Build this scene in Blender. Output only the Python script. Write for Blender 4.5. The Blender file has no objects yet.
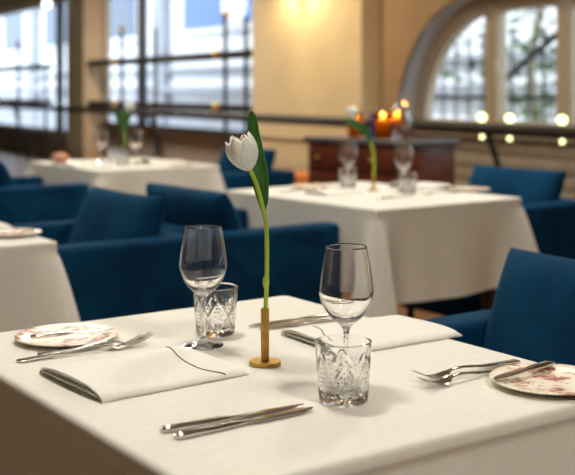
import bpy, bmesh, math, random
from mathutils import Vector, Matrix
random.seed(7)
S = bpy.context.scene
COL = S.collection
PI = math.pi

# ------------------------------------------------------------------ camera
cam = bpy.data.cameras.new('camera')
cam.sensor_width = 36.0
cam.lens = 36.0 * 1100 / 575
cam.shift_y = -(237.5 - 90) / 575
cam.dof.use_dof = True
cam.dof.focus_distance = 1.74
cam.dof.aperture_fstop = 4.6
cam_o = bpy.data.objects.new('camera', cam)
cam_o.location = (0, 0, 1.19)
cam_o.rotation_euler = (PI / 2, 0, 0)
COL.objects.link(cam_o)
S.camera = cam_o

# ------------------------------------------------------------------ view, world, sun
S.view_settings.view_transform = 'Standard'
S.view_settings.look = 'None'
S.view_settings.exposure = 0.0
S.view_settings.gamma = 1.0
S.view_settings.use_curve_mapping = False
S.cycles.max_bounces = 14
S.cycles.transmission_bounces = 14
S.cycles.transparent_max_bounces = 24
S.cycles.glossy_bounces = 6
S.cycles.diffuse_bounces = 5
S.cycles.sample_clamp_indirect = 12.0
S.cycles.use_denoising = True
W = bpy.data.worlds.new('sky'); S.world = W
W.use_nodes = True
bg = W.node_tree.nodes['Background']
bg.inputs[0].default_value = (0.80, 0.90, 1.0, 1)
bg.inputs[1].default_value = 3.3

# wall frame: s runs along the window wall away from us, o runs outwards through it
P0 = Vector((1.85, 7.07)); WD = Vector((-.483, .876)); ND = Vector((.876, .483))
def wp(s, o, z=0.0):
    p = P0 + WD * s + ND * o
    return Vector((p.x, p.y, z))
WALL_ROT = math.atan2(WD.y, WD.x)     # local x = +s, local y = -o

sun = bpy.data.lights.new('sun', 'SUN'); sun.energy = 3.5; sun.angle = .02; sun.color = (1, .97, .92)
sun_o = bpy.data.objects.new('sun', sun); COL.objects.link(sun_o)
sun_o.rotation_euler = Vector((ND.x * .8 - .2, ND.y * .8, -.85)).to_track_quat('-Z', 'Y').to_euler()

# ------------------------------------------------------------------ materials
def new_mat(name):
    m = bpy.data.materials.new(name); m.use_nodes = True
    return m, m.node_tree.nodes, m.node_tree.links, m.node_tree.nodes['Principled BSDF']
def mat(name, col, rough=.6, metal=0.0, noise=0.0, nscale=40, bump=0.0, bscale=200, sheen=0.0, spec=.5, sheen_col=None, stretch=None, coat=0.0):
    m, N, L, b = new_mat(name)
    b.inputs['Base Color'].default_value = (*col, 1)
    b.inputs['Roughness'].default_value = rough
    b.inputs['Metallic'].default_value = metal
    b.inputs['Specular IOR Level'].default_value = spec
    b.inputs['Coat Weight'].default_value = coat
    if sheen:
        b.inputs['Sheen Weight'].default_value = sheen
        b.inputs['Sheen Roughness'].default_value = .35
        if sheen_col: b.inputs['Sheen Tint'].default_value = (*sheen_col, 1)
    tc = N.new('ShaderNodeTexCoord')
    vec = tc.outputs['Object']
    if stretch:
        mp = N.new('ShaderNodeMapping'); mp.inputs['Scale'].default_value = stretch
        L.new(vec, mp.inputs['Vector']); vec = mp.outputs['Vector']
    if noise:
        n = N.new('ShaderNodeTexNoise'); n.inputs['Scale'].default_value = nscale; n.inputs['Detail'].default_value = 4
        L.new(vec, n.inputs['Vector'])
        r = N.new('ShaderNodeMapRange'); r.inputs['To Min'].default_value = 1 - noise; r.inputs['To Max'].default_value = 1 + noise
        r.inputs['From Min'].default_value = .3; r.inputs['From Max'].default_value = .7
        L.new(n.outputs['Fac'], r.inputs['Value'])
        mx = N.new('ShaderNodeMix'); mx.data_type = 'RGBA'; mx.blend_type = 'MULTIPLY'; mx.inputs[0].default_value = 1
        mx.inputs[6].default_value = (*col, 1)
        L.new(r.outputs['Result'], mx.inputs[7]); L.new(mx.outputs[2], b.inputs['Base Color'])
    if bump:
        n2 = N.new('ShaderNodeTexNoise'); n2.inputs['Scale'].default_value = bscale; n2.inputs['Detail'].default_value = 3
        L.new(vec, n2.inputs['Vector'])
        bp = N.new('ShaderNodeBump'); bp.inputs['Strength'].default_value = bump; bp.inputs['Distance'].default_value = .01
        L.new(n2.outputs['Fac'], bp.inputs['Height']); L.new(bp.outputs['Normal'], b.inputs['Normal'])
    return m
def glass_mat(name, col=(1, 1, 1), solid=.7, rough=0.0, ior=1.47):
    m, N, L, b = new_mat(name)
    N.remove(b)
    out = [n for n in N if n.type == 'OUTPUT_MATERIAL'][0]
    g = N.new('ShaderNodeBsdfGlass'); g.inputs['Color'].default_value = (*col, 1); g.inputs['IOR'].default_value = ior; g.inputs['Roughness'].default_value = rough
    t = N.new('ShaderNodeBsdfTransparent'); t.inputs['Color'].default_value = (*col, 1)
    mx = N.new('ShaderNodeMixShader'); mx.inputs[0].default_value = solid
    L.new(t.outputs[0], mx.inputs[1]); L.new(g.outputs[0], mx.inputs[2]); L.new(mx.outputs[0], out.inputs[0])
    return m
def pane_mat(name, col=(1, 1, 1)):
    m, N, L, b = new_mat(name)
    N.remove(b)
    out = [n for n in N if n.type == 'OUTPUT_MATERIAL'][0]
    g = N.new('ShaderNodeBsdfGlossy'); g.inputs['Roughness'].default_value = .02
    t = N.new('ShaderNodeBsdfTransparent'); t.inputs['Color'].default_value = (*col, 1)
    mx = N.new('ShaderNodeMixShader'); mx.inputs[0].default_value = .07
    L.new(t.outputs[0], mx.inputs[1]); L.new(g.outputs[0], mx.inputs[2]); L.new(mx.outputs[0], out.inputs[0])
    return m
def thin_glass(name, col=(1, 1, 1), base=.035, edge=.75, power=3.5):
    """thin blown glass: see-through, mirroring more towards its edges"""
    m, N, L, b = new_mat(name)
    N.remove(b)
    out = [n for n in N if n.type == 'OUTPUT_MATERIAL'][0]
    g = N.new('ShaderNodeBsdfGlossy'); g.inputs['Roughness'].default_value = .0
    t = N.new('ShaderNodeBsdfTransparent'); t.inputs['Color'].default_value = (*col, 1)
    lw = N.new('ShaderNodeLayerWeight'); lw.inputs[0].default_value = .5
    pw = N.new('ShaderNodeMath'); pw.operation = 'POWER'; pw.inputs[1].default_value = power
    ma = N.new('ShaderNodeMath'); ma.operation = 'MULTIPLY_ADD'; ma.inputs[1].default_value = edge; ma.inputs[2].default_value = base
    mx = N.new('ShaderNodeMixShader')
    L.new(lw.outputs['Facing'], pw.inputs[0]); L.new(pw.outputs[0], ma.inputs[0]); L.new(ma.outputs[0], mx.inputs[0])
    L.new(t.outputs[0], mx.inputs[1]); L.new(g.outputs[0], mx.inputs[2]); L.new(mx.outputs[0], out.inputs[0])
    return m
def emit(name, col, st):
    m, N, L, b = new_mat(name)
    b.inputs['Base Color'].default_value = (*col, 1)
    b.inputs['Emission Color'].default_value = (*col, 1); b.inputs['Emission Strength'].default_value = st
    return m

M = {}
M['linen'] = mat('linen', (.80, .785, .715), .75, noise=.03, nscale=60, bump=.06, bscale=700, sheen=.15)
M['napkin'] = mat('napkin_linen', (.86, .845, .79), .8, noise=.03, nscale=90, bump=.10, bscale=900, sheen=.15)
M['piping'] = mat('brown_piping', (.10, .065, .05), .8)
def velvet(name, a, bcol):
    m, N, L, b = new_mat(name)
    tc = N.new('ShaderNodeTexCoord')
    n = N.new('ShaderNodeTexNoise'); n.inputs['Scale'].default_value = 7; n.inputs['Detail'].default_value = 5; n.inputs['Distortion'].default_value = .6
    L.new(tc.outputs['Object'], n.inputs['Vector'])
    cr = N.new('ShaderNodeValToRGB')
    cr.color_ramp.elements[0].position = .35; cr.color_ramp.elements[0].color = (*a, 1)
    cr.color_ramp.elements[1].position = .7; cr.color_ramp.elements[1].color = (*bcol, 1)
    L.new(n.outputs['Fac'], cr.inputs[0]); L.new(cr.outputs[0], b.inputs['Base Color'])
    b.inputs['Roughness'].default_value = .85
    b.inputs['Specular IOR Level'].default_value = .08
    b.inputs['Sheen Weight'].default_value = .28; b.inputs['Sheen Roughness'].default_value = .3
    b.inputs['Sheen Tint'].default_value = (.06, .38, .70, 1)
    n2 = N.new('ShaderNodeTexNoise'); n2.inputs['Scale'].default_value = 500
    L.new(tc.outputs['Object'], n2.inputs['Vector'])
    bp = N.new('ShaderNodeBump'); bp.inputs['Strength'].default_value = .15; bp.inputs['Distance'].default_value = .01
    L.new(n2.outputs['Fac'], bp.inputs['Height']); L.new(bp.outputs['Normal'], b.inputs['Normal'])
    return m
M['velvet'] = velvet('blue_velvet', (.002, .028, .074), (.003, .052, .122))
M['dark_wood'] = mat('dark_wood', (.035, .018, .010), .4, noise=.4, nscale=8, stretch=(1, 8, 8))
M['steel'] = mat('polished_steel', (.62, .60, .57), .14, 1.0)
M['brass'] = mat('aged_brass', (.50, .30, .06), .45, .8, noise=.25, nscale=60)
M['glass'] = glass_mat('clear_glass', (1, 1, 1), 1.0)
M['bowl'] = glass_mat('blown_glass', (1, 1, 1), 1.0)
M['crystal'] = glass_mat('cut_crystal', (1, 1, 1), 1.0, ior=1.44)
M['pane'] = pane_mat('window_glass', (.96, .98, 1))
M['stem'] = mat('tulip_stem', (.38, .52, .06), .45, noise=.15, nscale=30)
M['leaf'] = mat('tulip_leaf', (.035, .14, .02), .42, noise=.35, nscale=60, stretch=(4, 4, .4))
M['petal'] = mat('white_petal', (.93, .91, .82), .55, noise=.05, nscale=70, stretch=(3, 3, .4))
M['petal'].node_tree.nodes['Principled BSDF'].inputs['Subsurface Weight'].default_value = .25
M['petal'].node_tree.nodes['Principled BSDF'].inputs['Subsurface Scale'].default_value = .01
def plate_mat():
    m, N, L, b = new_mat('painted_ceramic')
    tc = N.new('ShaderNodeTexCoord')
    n = N.new('ShaderNodeTexNoise'); n.inputs['Scale'].default_value = 95; n.inputs['Detail'].default_value = 4; n.inputs['Distortion'].default_value = .8
    n2 = N.new('ShaderNodeTexNoise'); n2.inputs['Scale'].default_value = 24; n2.inputs['Detail'].default_value = 2
    L.new(tc.outputs['Object'], n.inputs['Vector']); L.new(tc.outputs['Object'], n2.inputs['Vector'])
    mul = N.new('ShaderNodeMath'); mul.operation = 'MULTIPLY'
    L.new(n.outputs['Fac'], mul.inputs[0]); L.new(n2.outputs['Fac'], mul.inputs[1])
    cr = N.new('ShaderNodeValToRGB'); e = cr.color_ramp.elements
    e[0].position = .27; e[0].color = (.84, .78, .65, 1)
    e[1].position = .36; e[1].color = (.36, .10, .06, 1)
    x = e.new(.30); x.color = (.70, .45, .34, 1)
    L.new(mul.outputs[0], cr.inputs[0]); L.new(cr.outputs[0], b.inputs['Base Color'])
    b.inputs['Roughness'].default_value = .35; b.inputs['Specular IOR Level'].default_value = .3
    return m
M['plate'] = plate_mat()
M['white_china'] = mat('white_china', (.85, .82, .76), .2)
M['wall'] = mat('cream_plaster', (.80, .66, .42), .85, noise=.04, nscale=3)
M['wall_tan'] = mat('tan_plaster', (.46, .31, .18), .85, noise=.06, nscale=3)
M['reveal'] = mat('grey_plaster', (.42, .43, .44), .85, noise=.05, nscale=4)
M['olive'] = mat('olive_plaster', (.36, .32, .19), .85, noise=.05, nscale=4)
M['sill'] = mat('taupe_plaster', (.24, .19, .15), .85, noise=.06, nscale=4)
M['skirting'] = mat('painted_skirting', (.55, .47, .36), .6)
M['ceiling'] = mat('ceiling_plaster', (.45, .42, .37), .9)
M['dimwall'] = mat('brown_plaster', (.16, .13, .10), .9)
M['frame'] = mat('stone_paint', (.46, .38, .27), .6)
M['dark_frame'] = mat('dark_bronze', (.05, .045, .045), .45, .3)
M['black_metal'] = mat('black_metal', (.014, .010, .008), .6, .0, spec=.25)
M['iron'] = mat('wrought_iron', (.045, .05, .055), .6)
def floor_mat():
    m, N, L, b = new_mat('oiled_oak_floor')
    tc = N.new('ShaderNodeTexCoord')
    br = N.new('ShaderNodeTexBrick'); br.inputs['Scale'].default_value = 1; br.inputs['Brick Width'].default_value = 1.4
    br.inputs['Row Height'].default_value = .14; br.inputs['Mortar Size'].default_value = .003
    br.inputs['Color1'].default_value = (.20, .095, .04, 1); br.inputs['Color2'].default_value = (.27, .14, .06, 1); br.inputs['Mortar'].default_value = (.05, .025, .012, 1)
    L.new(tc.outputs['Object'], br.inputs['Vector'])
    n = N.new('ShaderNodeTexNoise'); n.inputs['Scale'].default_value = 5; n.inputs['Detail'].default_value = 6
    mp = N.new('ShaderNodeMapping'); mp.inputs['Scale'].default_value = (.6, 9, 1)
    L.new(tc.outputs['Object'], mp.inputs['Vector']); L.new(mp.outputs['Vector'], n.inputs['Vector'])
    mx = N.new('ShaderNodeMix'); mx.data_type = 'RGBA'; mx.blend_type = 'OVERLAY'; mx.inputs[0].default_value = .5
    L.new(br.outputs['Color'], mx.inputs[6]); L.new(n.outputs['Fac'], mx.inputs[7]); L.new(mx.outputs[2], b.inputs['Base Color'])
    b.inputs['Roughness'].default_value = .28
    return m
M['floor'] = floor_mat()
M['mahogany'] = mat('mahogany', (.11, .026, .011), .35, noise=.5, nscale=9, stretch=(1, 1, 6))
M['slate'] = mat('slate_top', (.10, .10, .11), .35, noise=.2, nscale=10)
M['amber'] = glass_mat('amber_glass', (1.0, .66, .25), .5)
M['smoke'] = glass_mat('blue_smoke_glass', (.55, .72, .95), .5)
M['wax'] = mat('candle_wax', (.85, .74, .52), .5)
M['flame'] = emit('candle_flame', (1.0, .72, .30), 45)
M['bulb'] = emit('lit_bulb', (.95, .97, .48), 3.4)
M['globe'] = emit('reflection_glow', (.95, .97, 1.0), 6)  # glow of a lamp reflection in the window
M['crust'] = mat('bread_crust', (.55, .27, .16), .7, noise=.2, nscale=30)
M['orange'] = mat('orange_leather', (.75, .20, .03), .5, noise=.08, nscale=20)
M['facade'] = mat('white_render', (.80, .81, .83), .9, noise=.06, nscale=1.5)
M['facade_grey'] = mat('grey_stone', (.36, .38, .42), .9, noise=.1, nscale=2)
M['street'] = mat('street_paving', (.45, .45, .46), .9, noise=.1, nscale=2)
M['out_glass'] = mat('street_window_glass', (.05, .09, .16), .08)
M['sky_glass'] = mat('window_sky_tint', (.06, .16, .42), .1)  # blue of the reflected sky put into the pane colour
M['tree_leaf'] = mat('tree_leaf', (.09, .16, .06), .6, noise=.4, nscale=20)
M['bark'] = mat('bark', (.22, .18, .13), .9, noise=.3, nscale=12)
M['lamp_metal'] = mat('lamp_brass', (.35, .26, .14), .4, .8)
M['ceil_glow'] = emit('lamp_glow', (1.0, .82, .60), 8)

# ------------------------------------------------------------------ mesh helpers
def to_mesh(bm, name='mesh', smooth=True, sharp=None):
    me = bpy.data.meshes.new(name)
    bmesh.ops.recalc_face_normals(bm, faces=bm.faces)
    bm.to_mesh(me); bm.free()
    if smooth:
        for p in me.polygons: p.use_smooth = True
        if sharp: me.set_sharp_from_angle(angle=math.radians(sharp))
    return me
def obj(name, me, material, parent=None, loc=(0, 0, 0), rot=(0, 0, 0)):
    o = bpy.data.objects.new(name, me); COL.objects.link(o)
    if material and not me.materials: me.materials.append(M[material])
    o.location = loc; o.rotation_euler = rot
    if parent: o.parent = parent
    return o
def tag(o, label, cat, group=None):
    o['label'] = label; o['category'] = cat
    if group: o['group'] = group
    return o
def thing(name, label, cat, loc=(0, 0, 0), rotz=0, group=None):
    o = bpy.data.objects.new(name, None); COL.objects.link(o); o.empty_display_size = .05
    o.location = loc; o.rotation_euler = (0, 0, rotz)
    return tag(o, label, cat, group)
def struct(o):
    o['kind'] = 'structure'; return o
def dup(root, loc, rotz, label, group=None, skip=()):
    r = root.copy(); COL.objects.link(r); r.location = loc; r.rotation_euler = (0, 0, rotz)
    r['label'] = label
    if group: r['group'] = group
    for ch in list(root.children):
        if ch.name.split('.')[0] in skip: continue
        c = ch.copy(); COL.objects.link(c); c.parent = r
        for g in list(ch.children):
            d = g.copy(); COL.objects.link(d); d.parent = c
    return r
def box_bm(bm, c, s, rot=None):
    r = bmesh.ops.create_cube(bm, size=1)
    mt = Matrix.Translation(Vector(c)) @ (rot.to_4x4() if rot else Matrix()) @ Matrix.Diagonal((s[0], s[1], s[2], 1))
    bmesh.ops.transform(bm, matrix=mt, verts=r['verts'])
    return r['verts']
def box(c, s, bevel=0.0, seg=2):
    bm = bmesh.new(); box_bm(bm, c, s)
    if bevel:
        bmesh.ops.bevel(bm, geom=list(bm.edges), offset=bevel, segments=seg, profile=.5, affect='EDGES')
    return to_mesh(bm, smooth=bool(bevel), sharp=50 if bevel else None)
def lathe(prof, n=48, smooth=True, sharp=None, cap=False):
    bm = bmesh.new(); rings = []
    for r, z in prof:
        if r < 1e-6: rings.append([bm.verts.new((0, 0, z))])
        else: rings.append([bm.verts.new((r * math.cos(2 * PI * i / n), r * math.sin(2 * PI * i / n), z)) for i in range(n)])
    for a, b in zip(rings, rings[1:]):
        for i in range(n):
            j = (i + 1) % n
            va = [a[i % len(a)]] + ([a[j]] if len(a) > 1 else []); vb = ([b[j]] if len(b) > 1 else []) + [b[i % len(b)]]
            f = va + vb
            if len(f) >= 3: bm.faces.new(f)
    return to_mesh(bm, smooth=smooth, sharp=sharp)
def catmull(pts, k=6):
    out = []
    P = [Vector(p) for p in pts]
    for i in range(len(P) - 1):
        p0 = P[max(i - 1, 0)]; p1 = P[i]; p2 = P[i + 1]; p3 = P[min(i + 2, len(P) - 1)]
        for j in range(k):
            t = j / k
            out.append(.5 * (2 * p1 + (p2 - p0) * t + (2 * p0 - 5 * p1 + 4 * p2 - p3) * t * t + (3 * p1 - p0 - 3 * p2 + p3) * t ** 3))
    out.append(P[-1])
    return out
def tube_bm(bm, pts, rad, n=10):
    P = [Vector(p) for p in pts]
    if not hasattr(rad, '__len__'): rad = [rad] * len(P)
    rings = []
    up = Vector((0.123, 0.9, .41)).normalized()
    for i, p in enumerate(P):
        d = (P[min(i + 1, len(P) - 1)] - P[max(i - 1, 0)]).normalized()
        a = d.cross(up)
        if a.length < 1e-4: a = d.cross(Vector((1, 0, 0)))
        a.normalize(); b = d.cross(a)
        up = -a.cross(d) if False else up
        rings.append([bm.verts.new(p + (a * math.cos(2 * PI * k / n) + b * math.sin(2 * PI * k / n)) * rad[i]) for k in range(n)])
    for r0, r1 in zip(rings, rings[1:]):
        for k in range(n):
            bm.faces.new((r0[k], r0[(k + 1) % n], r1[(k + 1) % n], r1[k]))
    bm.faces.new(rings[0][::-1]); bm.faces.new(rings[-1])
def tube(pts, rad, n=10):
    bm = bmesh.new(); tube_bm(bm, pts, rad, n); return to_mesh(bm, sharp=60)
def strip(secs, n=12, power=3.0):
    """loft of rounded-rectangle sections (x, y, z, half width, half thickness)"""
    bm = bmesh.new(); rings = []
    for (x, y, z, hw, ht) in secs:
        ring = []
        for k in range(n):
            a = 2 * PI * (k + .5) / n
            c, s_ = math.cos(a), math.sin(a)
            ring.append(bm.verts.new((x, y + hw * math.copysign(abs(c) ** (2 / power), c), z + ht * math.copysign(abs(s_) ** (2 / power), s_))))
        rings.append(ring)
    for r0, r1 in zip(rings, rings[1:]):
        for k in range(n): bm.faces.new((r0[k], r0[(k + 1) % n], r1[(k + 1) % n], r1[k]))
    bm.faces.new(rings[0][::-1]); bm.faces.new(rings[-1])
    return bm
def merge(bms):
    out = bmesh.new()
    for b in bms:
        me = bpy.data.meshes.new('tmp'); b.to_mesh(me); b.free(); out.from_mesh(me); bpy.data.meshes.remove(me)
    return out
def poly_prism(pts, y0, y1, smooth=False):
    """polygon in local x,z extruded along y"""
    bm = bmesh.new()
    a = [bm.verts.new((x, y0, z)) for x, z in pts]; b = [bm.verts.new((x, y1, z)) for x, z in pts]
    n = len(pts)
    bm.faces.new(a); bm.faces.new(b[::-1])
    for i in range(n): bm.faces.new((a[i], b[i], b[(i + 1) % n], a[(i + 1) % n]))
    return to_mesh(bm, smooth=smooth, sharp=40 if smooth else None)
def in_wall(o, s=0, off=0, z=0):
    o.location = wp(s, off, z); o.rotation_euler = (0, 0, WALL_ROT); return o
def wbox(s0, s1, o0, o1, z0, z1, bevel=0):
    """box mesh in wall coordinates (object sits at the wall origin): local x = s, local y = -o"""
    return box(((s0 + s1) / 2, -(o0 + o1) / 2, (z0 + z1) / 2), (abs(s1 - s0), abs(o1 - o0), abs(z1 - z0)), bevel)
def wobj(name, me, m, parent=None):
    o = obj(name, me, m, parent)
    if not parent: in_wall(o)
    return o

# ================================================================== THE ROOM
CZ = 3.3
floor = struct(wobj('floor', wbox(-11, 19, .9, -6, -.1, 0), 'floor'))
ceil = struct(wobj('ceiling', wbox(-11, 19, 1.0, -6, CZ, CZ + .2), 'ceiling'))
struct(wobj('wall_left', wbox(-11, 19, -5.9, -6.1, 0, CZ), 'dimwall'))
struct(wobj('wall_back', wbox(-11.2, -11, 1.0, -6.1, 0, CZ), 'dimwall'))
struct(wobj('wall_far', wbox(19, 19.2, 1.0, -6.1, 0, CZ), 'dimwall'))
# window wall: piers, sills and lintels
wr = struct(wobj('wall_right', wbox(2.93, 5.06, .25, .95, 0, CZ), 'wall'))       # broad lit pier
in_w = lambda name, me, m: wobj(name, me, m, wr)
in_w('sill_wall', wbox(5.06, 10.74, .55, .80, 0, .66), 'sill')
in_w('lintel', wbox(5.06, 10.74, .55, .95, 2.75, CZ), 'wall')
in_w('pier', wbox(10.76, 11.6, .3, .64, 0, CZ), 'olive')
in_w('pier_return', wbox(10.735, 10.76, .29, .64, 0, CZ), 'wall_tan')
in_w('sill_wall', wbox(11.6, 19, .55, .80, 0, .46), 'sill')
in_w('lintel', wbox(11.6, 19, .55, .95, 2.75, CZ), 'wall')
# wall with the wide arched opening
SPR = .87; RO = 1.08; CA = 1.60; CB = -.25
def arch_pts(r, zb, n=20):
    pts = [(CA + r, zb)]
    for i in range(n + 1):
        a = PI / 2 * i / n
        pts.append((CA + r * math.cos(a), SPR + r * math.sin(a)))
    for i in range(n + 1):
        a = PI / 2 + PI / 2 * i / n
        pts.append((CB + r * math.cos(a), SPR + r * math.sin(a)))
    pts.append((CB - r, zb))
    return pts
def ring_prism(inner, outer, y0, y1, close=True):
    bm = bmesh.new(); n = len(inner)
    vi0 = [bm.verts.new((x, y0, z)) for x, z in inner]; vi1 = [bm.verts.new((x, y1, z)) for x, z in inner]
    vo0 = [bm.verts.new((x, y0, z)) for x, z in outer]; vo1 = [bm.verts.new((x, y1, z)) for x, z in outer]
    for i in range(n if close else n - 1):
        j = (i + 1) % n
        bm.faces.new((vi0[i], vi0[j], vo0[j], vo0[i])); bm.faces.new((vi1[i], vi1[j], vo1[j], vo1[i]))
        bm.faces.new((vi0[i], vi0[j], vi1[j], vi1[i])); bm.faces.new((vo0[i], vo0[j], vo1[j], vo1[i]))
    if not close:
        for i in (0, n - 1): bm.faces.new((vi0[i], vi1[i], vo1[i], vo0[i]))
    return to_mesh(bm, sharp=35)
inner = arch_pts(RO, SPR)
outer = []
k = len(inner)
for i, (x, z) in enumerate(inner):
    if x >= CA: outer.append((2.95, SPR + (z - SPR) * (CZ - SPR) / RO))
    elif x <= CB: outer.append((-11.0, SPR + (z - SPR) * (CZ - SPR) / RO))
    else: outer.append((x, CZ))
# step the corners so the wall fills the whole rectangle
i_a = 21; i_b = 22
inner.insert(i_a + 1, inner[i_a]); outer.insert(i_a + 1, (outer[i_a][0] if False else CA, CZ))
outer[i_a] = (2.95, CZ)
outer[i_a + 1] = (CA, CZ)
idx = [i for i, p in enumerate(inner) if abs(p[0] - CB) < 1e-6 and p[1] > SPR + .5][0]
inner.insert(idx, inner[idx]); outer.insert(idx, (CB, CZ)); outer[idx + 1] = (-11.0, CZ)
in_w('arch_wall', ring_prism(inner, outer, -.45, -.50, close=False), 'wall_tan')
in_w('arch_reveal', ring_prism(arch_pts(RO, SPR), arch_pts(RO + .12, SPR), -.455, -.82, close=False), 'reveal')
in_w('sill_wall', wbox(-11, 2.95, .50, .82, 0, SPR - .03), 'frame')
in_w('window_board', wbox(-1.5, 2.75, .40, .80, SPR - .05, SPR, .01), 'frame')
M['wainscot'] = mat('grey_beige_boards', (.36, .31, .24), .7, noise=.08, nscale=6)
for i in range(6):                                                          # horizontal boards of the panelling
    z = .14 + i * .112
    in_w('wainscot_board', wbox(-4, 2.9, .465, .505, z, z + .100, .008), 'wainscot')
wob = struct(wobj('baseboard_right', wbox(2.91, 5.06, .225, .25, 0, .16, .006), 'skirting'))
in_wb = wobj('skirting_cap', wbox(2.91, 5.06, .215, .25, .16, .19, .006), 'skirting', wob)
wobj('skirting_board', wbox(5.06, 10.7, .525, .55, 0, .14, .006), 'skirting', wob)
wobj('dado_moulding', wbox(2.91, 5.06, .232, .25, .70, .73, .006), 'skirting', wob)

# arched window
w1 = bpy.data.objects.new('window_1', None); COL.objects.link(w1); in_wall(w1); struct(w1)
wobj('window_frame', ring_prism(arch_pts(RO - .13, SPR), arch_pts(RO, SPR), -.66, -.74, close=False), 'frame', w1)
wobj('window_frame', wbox(CB - RO, CA + RO, .66, .74, SPR, SPR + .07), 'frame', w1)
for s_ in (1.63, .80, -.1):
    wobj('mullion', wbox(s_ - .075, s_ + .075, .64, .75, SPR, SPR + RO - .06, .01), 'frame', w1)
wobj('window_catch', wbox(1.55, 1.57, .61, .64, 1.30, 1.42, .004), 'lamp_metal', w1)
def pane_arch(s0, s1, n=14):
    pts = [(s0, SPR + .07)]
    r = RO - .12
    for i in range(n + 1):
        s_ = s0 + (s1 - s0) * i / n
        c = CA if s_ > CA else (CB if s_ < CB else s_)
        h = math.sqrt(max(r * r - (s_ - c) ** 2, .004))
        pts.append((s_, SPR + max(h, .075)))
    pts.append((s1, SPR + .07))
    return pts
for a, b in ((1.705, CA + RO - .125), (.875, 1.555), (-.025, .725), (CB - RO + .125, -.175)):
    wobj('pane', poly_prism(pane_arch(a, b), -.695, -.703), 'pane', w1)
# tall windows on the far side
def tall_window(name, s0, s1, z0, z1, mull):
    w = bpy.data.objects.new(name, None); COL.objects.link(w); in_wall(w); struct(w)
    t = .05
    wobj('window_frame', wbox(s0, s1, .62, .70, z0, z0 + t), 'dark_frame', w)
    wobj('window_frame', wbox(s0, s1, .62, .70, z1 - t, z1), 'frame', w)
    wobj('window_frame', wbox(s0, s0 + t, .62, .70, z0, z1), 'frame', w)
    wobj('window_frame', wbox(s1 - t, s1, .62, .70, z0, z1), 'frame', w)
    e = [s0 + t] + list(mull) + [s1 - t]
    for m_ in mull: wobj('mullion', wbox(m_ - .06, m_ + .06, .60, .71, z0, z1), 'dark_frame', w)
    for a, b in zip(e, e[1:]):
        wobj('pane', wbox(a, b, .655, .663, z0 + t, z1 - t), 'pane', w)
    return w
tall_window('window_2', 5.06, 10.735, .66, 2.75, (9.25,))
tall_window('window_3', 11.6, 19, .46, 2.75, (13.1,))

# portals help the daylight find its way in
def portal(s, o, z, ws, hz):
    l = bpy.data.lights.new('window_daylight', 'AREA'); l.shape = 'RECTANGLE'; l.size = ws; l.size_y = hz
    l.cycles.is_portal = True
    ob = bpy.data.objects.new('window_daylight', l); COL.objects.link(ob); ob.location = wp(s, o, z)
    ob.rotation_euler = Vector((-ND.x, -ND.y, 0)).to_track_quat('-Z', 'Y').to_euler()
portal(.7, .9, 1.4, 4.0, 1.1); portal(8.05, .9, 1.7, 5.3, 2.1); portal(15.3, .9, 1.6, 7.1, 2.2)

# ------------------------------------------------------------------ the street outside
struct(wobj('street_floor', wbox(-12, 48, .95, 9, -.4, -.3), 'street'))
fac = thing('building', 'white rendered building across the street behind the tall windows', 'building', wp(0, 0), WALL_ROT)
fp = lambda name, me, m: wobj(name, me, m, fac)
fp('facade_wall', wbox(3, 48, 5.0, 5.4, -.3, 9), 'facade')
fp('plinth', wbox(3, 48, 4.9, 5.0, -.3, .55), 'facade_grey')
fp('ledge', wbox(3, 48, 4.75, 5.0, 1.15, 1.27), 'facade_grey')
fp('string_course', wbox(3, 48, 4.86, 5.0, 1.62, 1.70), 'facade_grey')
fp('cornice', wbox(3, 48, 4.6, 5.0, 4.1, 4.3), 'facade')
sw = 12.6
for i, (a, b, m_) in enumerate(((14.0, 17.6, 'sky_glass'), (20.6, 22.6, 'out_glass'), (26.2, 28.4, 'out_glass'), (31.0, 33.4, 'out_glass'), (9.6, 11.6, 'out_glass'), (36.5, 38.5, 'out_glass'))):
    f_ = fp('window', wbox(a - .14, b + .14, 4.92, 5.0, 2.42, 3.9), 'facade')
    g_ = wobj('pane', wbox(a, b, 4.90, 4.93, 2.55, 3.8), m_, f_)
for a in (18.9, 24.3, 29.6, 35.0):
    fp('pilaster', wbox(a - .35, a + .35, 4.80, 5.0, -.3, 4.1), 'facade_grey')
fl = obj('round_ornament', lathe([(0, 0), (.45, 0), (.62, .05), (.7, .14), (.62, .2), (0, .24)], 32), 'facade', fac)
fl.location = (15.0, -4.86, 3.0); fl.rotation_euler = (PI / 2, 0, 0)
# tree and stair rail outside the arched window
tr = thing('street_tree', 'leafy green tree outside the arched window', 'tree', wp(4.2, 3.4, -.3), 0)
obj('trunk', tube(catmull([(0, 0, 0), (.05, 0, .8), (-.05, .05, 1.7), (.1, 0, 2.6)], 4), [.06, .06, .055, .055, .05, .05, .05, .045, .045, .04, .04, .035, .03], 10), 'bark', tr)
bm = bmesh.new()
rl = random.Random(3)
for i in range(900):
    a = rl.uniform(0, 2 * PI); q = rl.random() ** .5; zz = rl.uniform(.9, 3.4)
    rr = q * (1.25 if zz > 1.6 else .9)
    c = Vector((rr * math.cos(a), rr * math.sin(a), zz)); sz = rl.uniform(.05, .11)
    R_ = Matrix.Rotation(rl.uniform(0, 6), 3, 'Z') @ Matrix.Rotation(rl.uniform(-1, 1), 3, 'X')
    q4 = [Vector((-sz, 0, 0)), Vector((0, -sz * .5, sz * .1)), Vector((sz, 0, 0)), Vector((0, sz * .5, sz * .1))]
    bm.faces.new([bm.verts.new(c + R_ @ v) for v in q4])
fo = obj('foliage', to_mesh(bm, smooth=False), 'tree_leaf', tr); fo['kind'] = 'stuff'
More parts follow.
